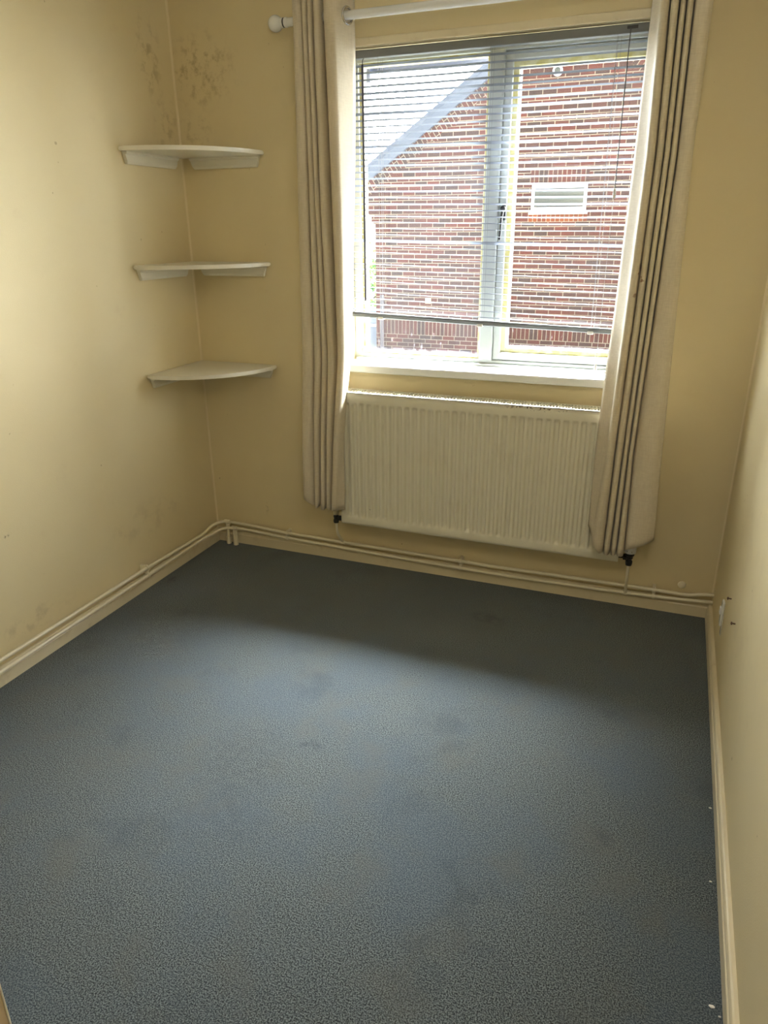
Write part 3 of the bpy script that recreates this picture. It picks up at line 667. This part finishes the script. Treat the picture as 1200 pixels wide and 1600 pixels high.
tabR = [(2.26, [1.905, 1.934, 1.937, 1.961, 1.964, 1.981, 1.984, 2.003, 2.006, 2.060]), (2.13, [1.905, 1.934, 1.937, 1.961, 1.964, 1.981, 1.984, 2.003, 2.006, 2.058]),
        (1.71, [1.912, 1.943, 1.946, 1.968, 1.970, 1.987, 1.989, 2.008, 2.011, 2.057]), (0.72, [1.892, 1.922, 1.925, 1.950, 1.953, 1.970, 1.973, 1.988, 1.991, 2.088]), (0.32, [1.872, 1.919, 1.922, 1.944, 1.947, 1.968, 1.971, 1.997, 2.000, 2.100])]
eR = lambda z: lerp_tab([(2.26, [1.880]), (1.71, [1.872]), (0.72, [1.850]), (0.32, [1.852])], z)[0]
cr = curtain('curtain', 'cream eyelet curtain with brown stains hanging at the right of the window, overlapping the radiator', tabR, 2.258,
    lambda u: 0.305 + 0.09 * max(0, 1 - u / 0.16) ** 1.2 + 0.085 * max(0, (u - 0.78) / 0.22) ** 1.3, yR, (1.97, -0.135, 2.199), eR, None, 2.0)
# eyelets
def eyelet(c, nrm, root, org):
    bm = B(); nrm = Vector(nrm).normalized(); u = nrm.orthogonal().normalized(); w = nrm.cross(u); R, r = 0.0255, 0.0042; n = 32; rg = []
    for k in range(n):
        a = 2 * PI * k / n; q = u * math.cos(a) + w * math.sin(a)
        rg.append([bm.verts.new(Vector(c) - Vector(org) + q * (R + r * math.cos(t)) + nrm * 0.0035 * math.sin(t)) for t in [2 * PI * j / 8 for j in range(8)]])
    for k in range(n):
        for j in range(8): bm.faces.new((rg[k][j], rg[k][(j + 1) % 8], rg[(k + 1) % n][(j + 1) % 8], rg[(k + 1) % n][j]))
    o = obj('eyelet', bm, 'ring', root, True); o['label'] = 'silver eyelet ring'
eyelet((0.852, -0.133, 2.199), (0.95, -0.30, 0), cl, (0.735, -0.135, 2.199))
eyelet((0.7665, -0.133, 2.199), (1, 0.1, 0), cl, (0.735, -0.135, 2.199))
eyelet((1.886, -0.135, 2.199), (0.95, 0.3, 0), cr, (1.97, -0.135, 2.199))

# ------------------------------------------------------------------ small things on the right wall
t = thing('cable_fitting', 'small white plastic fitting taped to the right wall near the corner', 'fitting', (RW, -0.42, 0.235)); FO = (RW, -0.42, 0.235)
bm = B(); box(bm, (RW - 0.009, -0.440, 0.195), (RW - 0.0005, -0.405, 0.285), 0.003, org=FO); obj('plate', bm, 'rod', t)
bm = B(); box(bm, (RW - 0.014, -0.432, 0.236), (RW - 0.009, -0.413, 0.262), 0.002, org=FO); obj('socket_block', bm, 'valve_white', t)
bm = B(); box(bm, (RW - 0.0030, -0.455, 0.165), (RW - 0.0004, -0.430, 0.25), 0.001, org=FO); obj('tape_strip', bm, 'tape', t)
for (x, y, z, lb) in ((RW, -0.562, 0.365, 'small brown screw in the right wall, nearer the corner'), (RW, -0.751, 0.375, 'small brown screw in the right wall, nearer the camera')):
    bm = B(); lathe(bm, [(0.0022, 0), (0.0022, 0.008), (0.0052, 0.010), (0.0052, 0.012), (0, 0.014)], (0, 0, 0), (-1, 0, 0), 12); o = obj('wall_screw', bm, 'brown', None, 'angle'); o.location = (x, y, z); tag(o, lb, 'screw', 'brown screws in the right wall')
for i, (x, y, lb) in enumerate(((2.328, -1.14, 'white paint flake by the right baseboard, farthest from the camera'), (2.322, -1.401, 'white paint flake by the right baseboard, second farthest from the camera'), (2.316, -1.731, 'longer white paint flake on carpet near the right baseboard, at the photo bottom'), (2.330, -1.748, 'tiny white paint flake touching the right baseboard, at the photo bottom'))):
    bm = B(); L = (0.006, 0.005, 0.009, 0.004)[i]
    bmesh.ops.create_icosphere(bm, subdivisions=1, radius=1)
    for v in bm.verts: v.co = Vector((v.co.x * L * 0.8, v.co.y * L * 0.45, v.co.z * 0.0018)) * (1 + 0.3 * noise.noise(v.co * 3))
    o = obj('paint_flake', bm, 'flake'); o.location = (x, y, 0.0018); tag(o, lb, 'flake', 'white paint flakes on the carpet')

# ------------------------------------------------------------------ open door at the left of the camera
d = bpy.data.objects.new('door_1', None); C.objects.link(d); d.location = (1.01, YS + 0.02, 0); struct(d)
hx, hy = 1.012, YS + 0.02; ex, ey = 1.046, -2.305
dirv = Vector((ex - hx, ey - hy, 0)); Ld = dirv.length; ang = math.atan2(dirv.y, dirv.x)
d.rotation_euler = (0, 0, ang); d.location = (hx, hy, 0)
bm = B(); box(bm, (0, 0.0, 0.012), (Ld - 0.004, 0.036, 1.99), 0.001); obj('door_leaf', bm, 'door', d)
bm = B(); box(bm, (Ld - 0.004, -0.0008, 0.012), (Ld, 0.0368, 1.99), 0.0008); obj('door_edge', bm, 'dooredge', d)
bm = B(); tube(bm, fillet([(Ld - 0.06, 0.037, 1.0), (Ld - 0.06, 0.085, 1.0), (Ld - 0.17, 0.085, 1.0)], 0.015), 0.009, 12); lathe(bm, [(0.025, 0), (0.025, 0.006), (0.01, 0.009)], (Ld - 0.06, 0.036, 1.0), (0, 1, 0), 20); obj('door_handle', bm, 'ring', d, 'angle')
# body for the added fill light (above the frame)
lp = thing('fill_lamp', 'unseen fill lamp added behind the camera view', 'lamp', (2.08, -2.55, 2.42))
M['opal'] = mat('opal_glass', (0.85, 0.83, 0.78), 0.4)
obj('fill_lamp_base', lathe(B(), [(0.05, 0), (0.05, -0.02), (0.015, -0.03), (0.015, -0.055)], (0, 0, 0), (0, 0, 1), 24), 'opal', lp, 'angle')

# ------------------------------------------------------------------ outside
GZ = -1.15; NY = 10.3
struct(obj('ground', box(B(), (-30, T, GZ - 0.2), (30, 40, GZ)), 'ground'))
nh = thing('neighbour_house', 'red brick gable end of the neighbouring house seen through the window', 'house', (APX, NY, GZ)); NO = (APX, NY, GZ)
hw = 3.326; ez = APZ - RAKE * hw
Lx, Rx = APX - hw, APX + hw
# brick texture uses object coordinates, so the wall keeps its origin at the world origin
kn = 0.235                                  # corbelled kneelers carrying the verge
kz = APZ - RAKE * (hw + kn)
poly = [(Lx, GZ), (Rx, GZ), (Rx, 1.62), (Rx + 0.08, 1.70), (Rx + 0.08, 1.78), (Rx + 0.16, 1.86), (Rx + kn, 1.93), (Rx + kn, kz), (APX, APZ), (Lx - kn, kz), (Lx - kn, 1.80), (Lx - 0.16, 1.74), (Lx - 0.08, 1.68), (Lx - 0.08, 1.60), (Lx, 1.54)]
me_ = B(); prism(me_, poly, 1, NY, NY + 0.25)
w = obj('gable_wall', me_, 'brick'); w.parent = nh; w.matrix_parent_inverse = Matrix.Translation(NO).inverted()
for xa in (Lx, Rx - 0.25):
    w2 = obj('side_wall', box(B(), (xa, NY + 0.25, GZ), (xa + 0.25, NY + 8, kz)), 'brick'); w2.parent = nh; w2.matrix_parent_inverse = Matrix.Translation(NO).inverted()
bm = B()
for s in (-1, 1):
    ex_ = APX + s * (hw + kn + 0.25); ez_ = APZ - RAKE * (hw + kn + 0.25)
    prism(bm, [(APX, APZ + 0.05), (ex_, ez_ + 0.05), (ex_, ez_ - 0.04), (APX, APZ - 0.04)][::s], 1, NY - 0.07, NY + 8, org=NO)
obj('roof', bm, 'slate', nh)
bm = B()                                       # stepped verge tiles below the roof line
for s in (-1, 1):
    L_ = (hw + kn + 0.2) / cs; n = 14
    for i in range(n):
        a0, a1 = L_ * i / n, L_ * (i + 1) / n
        q = [(a0, -0.02 - 0.0), (a1, -0.02), (a1, -0.185), (a0, -0.170)]
        pts = [(APX + s * (a * cs + b * sn), APZ - a * sn + b * cs) for a, b in q]
        prism(bm, pts[::s], 1, NY - 0.06, NY + 0.0, org=NO)
obj('verge', bm, 'verge', nh)
# small white window high in the gable
vw0, vw1, vz0, vz1 = -0.412, 0.490, 1.712, 2.150
vt = B(); w_ = 0.052
box(vt, (vw0, NY - 0.04, vz0), (vw0 + w_, NY, vz1), 0.005, org=NO); box(vt, (vw1 - w_, NY - 0.04, vz0), (vw1, NY, vz1), 0.005, org=NO)
box(vt, (vw0 + w_, NY - 0.04, vz1 - 0.075), (vw1 - w_, NY, vz1), 0.005, org=NO); box(vt, (vw0 + w_, NY - 0.04, vz0), (vw1 - w_, NY, vz0 + 0.08), 0.005, org=NO)
box(vt, (vw0 - 0.03, NY - 0.07, vz0 - 0.035), (vw1 + 0.03, NY, vz0), 0.006, org=NO)
vt = obj('gable_window', vt, 'outwhite', nh); vt['label'] = 'small framed window in brick gable'
bm = B(); box(bm, (vw0 + w_, NY - 0.015, vz0 + 0.09), (vw1 - w_, NY - 0.005, vz1 - 0.07), org=NO); obj('pane', bm, 'ventpane', vt)
bm = B(); tube(bm, [(-3.10, NY - 0.045, GZ), (-3.10, NY - 0.045, 0.32)], 0.036, 14, org=NO); obj('downpipe', bm, 'downpipe', nh, 'angle')
t = thing('wall_lamp', 'small round white outdoor lamp high on the brick gable', 'lamp', (-0.115, NY, 3.755))
obj('lamp_housing', lathe(B(), [(0.05, 0), (0.075, 0.02), (0.08, 0.06), (0.05, 0.075)], (0, 0, 0), (0, -1, 0), 24), 'outwhite', t, 'angle')
obj('lens', lathe(B(), [(0.045, 0.0755), (0.045, 0.082), (0.02, 0.09), (0, 0.092)], (0, 0, 0), (0, -1, 0), 20), 'ventpane', t, 'angle')
bm = B(); box(bm, (-0.055, -0.025, -0.05), (0.055, 0, 0.05), 0.006)
for k in range(3): box(bm, (-0.045, -0.032, -0.036 + k * 0.028), (0.045, -0.024, -0.026 + k * 0.028))
M['ventcream'] = mat('cream_vent', (0.72, 0.66, 0.42), 0.6)
o = obj('vent_cover', bm, 'ventcream'); o.location = (-2.20, NY, 0.235); tag(o, 'small cream square vent cover on the brick gable low left', 'vent')
# our own eaves above the window, seen at the top of the left pane
t = thing('eaves_gutter', 'dark gutter and soffit outside the top of the left window pane', 'gutter', (1.1, 0.4, 2.2)); EO = (1.1, 0.4, 2.2)
bm = B(); box(bm, (0.10, T, 2.215), (1.25, 0.52, 2.235), 0.003, org=EO); obj('soffit_board', bm, 'soffit', t)
bm = B(); box(bm, (0.10, 0.50, 2.132), (1.25, 0.53, 2.30), 0.004, org=EO); obj('fascia', bm, 'soffit', t)
bm = B(); box(bm, (0.62, 0.47, 2.090), (0.69, 0.51, 2.22), 0.004, org=EO); obj('gutter_bracket', bm, 'soffit', t)
# tree past the corner of the house
t = thing('tree', 'leafy green tree behind the left corner of the brick gable', 'tree', (-4.5, 12.6, GZ)); TO = Vector((-4.5, 12.6, GZ))
bm = B(); tube(bm, [(0, 0, 0), (0.03, 0.02, 0.9), (-0.02, 0, 1.8), (0.02, 0, 2.5)], [0.09, 0.075, 0.05, 0.02], 10)
for a in range(6): tube(bm, [(0, 0, 1.0 + a * 0.2), (math.cos(a * 2.1) * 0.6, math.sin(a * 2.1) * 0.6, 1.4 + a * 0.2)], [0.03, 0.01], 6)
obj('trunk', bm, 'bark', t, True)
bm = B(); rnd = random.Random(3)
for i in range(3800):
    v = Vector((rnd.gauss(0, 1), rnd.gauss(0, 1), rnd.gauss(0, 1))).normalized() * (rnd.random() ** 0.33); p = Vector((v.x * 0.95, v.y * 0.95, 1.75 + v.z * 1.25))
    if noise.noise(p * 2.6) < -0.06: continue
    a = Vector((rnd.gauss(0, 1), rnd.gauss(0, 1), rnd.gauss(0, 1))).normalized(); b_ = a.orthogonal().normalized(); c_ = a.cross(b_); L = rnd.uniform(0.045, 0.08)
    q = [bm.verts.new(p + x) for x in (a * -L, b_ * L * 0.42 + c_ * 0.008, a * L, b_ * -L * 0.42 + c_ * 0.008)]; bm.faces.new(q)
o = obj('foliage', bm, 'leaf', t); o['kind'] = 'stuff'
t = thing('garden_fence', 'blue grey board fence beyond the left corner of the brick gable', 'fence', (-5.0, 11.4, GZ)); GO = (-5.0, 11.4, GZ)
bm = B()
for i in range(17): box(bm, (-6.2 + i * 0.17, 11.40 + (i % 2) * 0.012, GZ), (-6.2 + i * 0.17 + 0.16, 11.425 + (i % 2) * 0.012, -0.02), 0.003, org=GO)
obj('boards', bm, 'fence', t)
bm = B(); box(bm, (-6.2, 11.37, -0.42), (-3.32, 11.40, -0.36), 0.004, org=GO); obj('fence_rail', bm, 'outwhite', t)
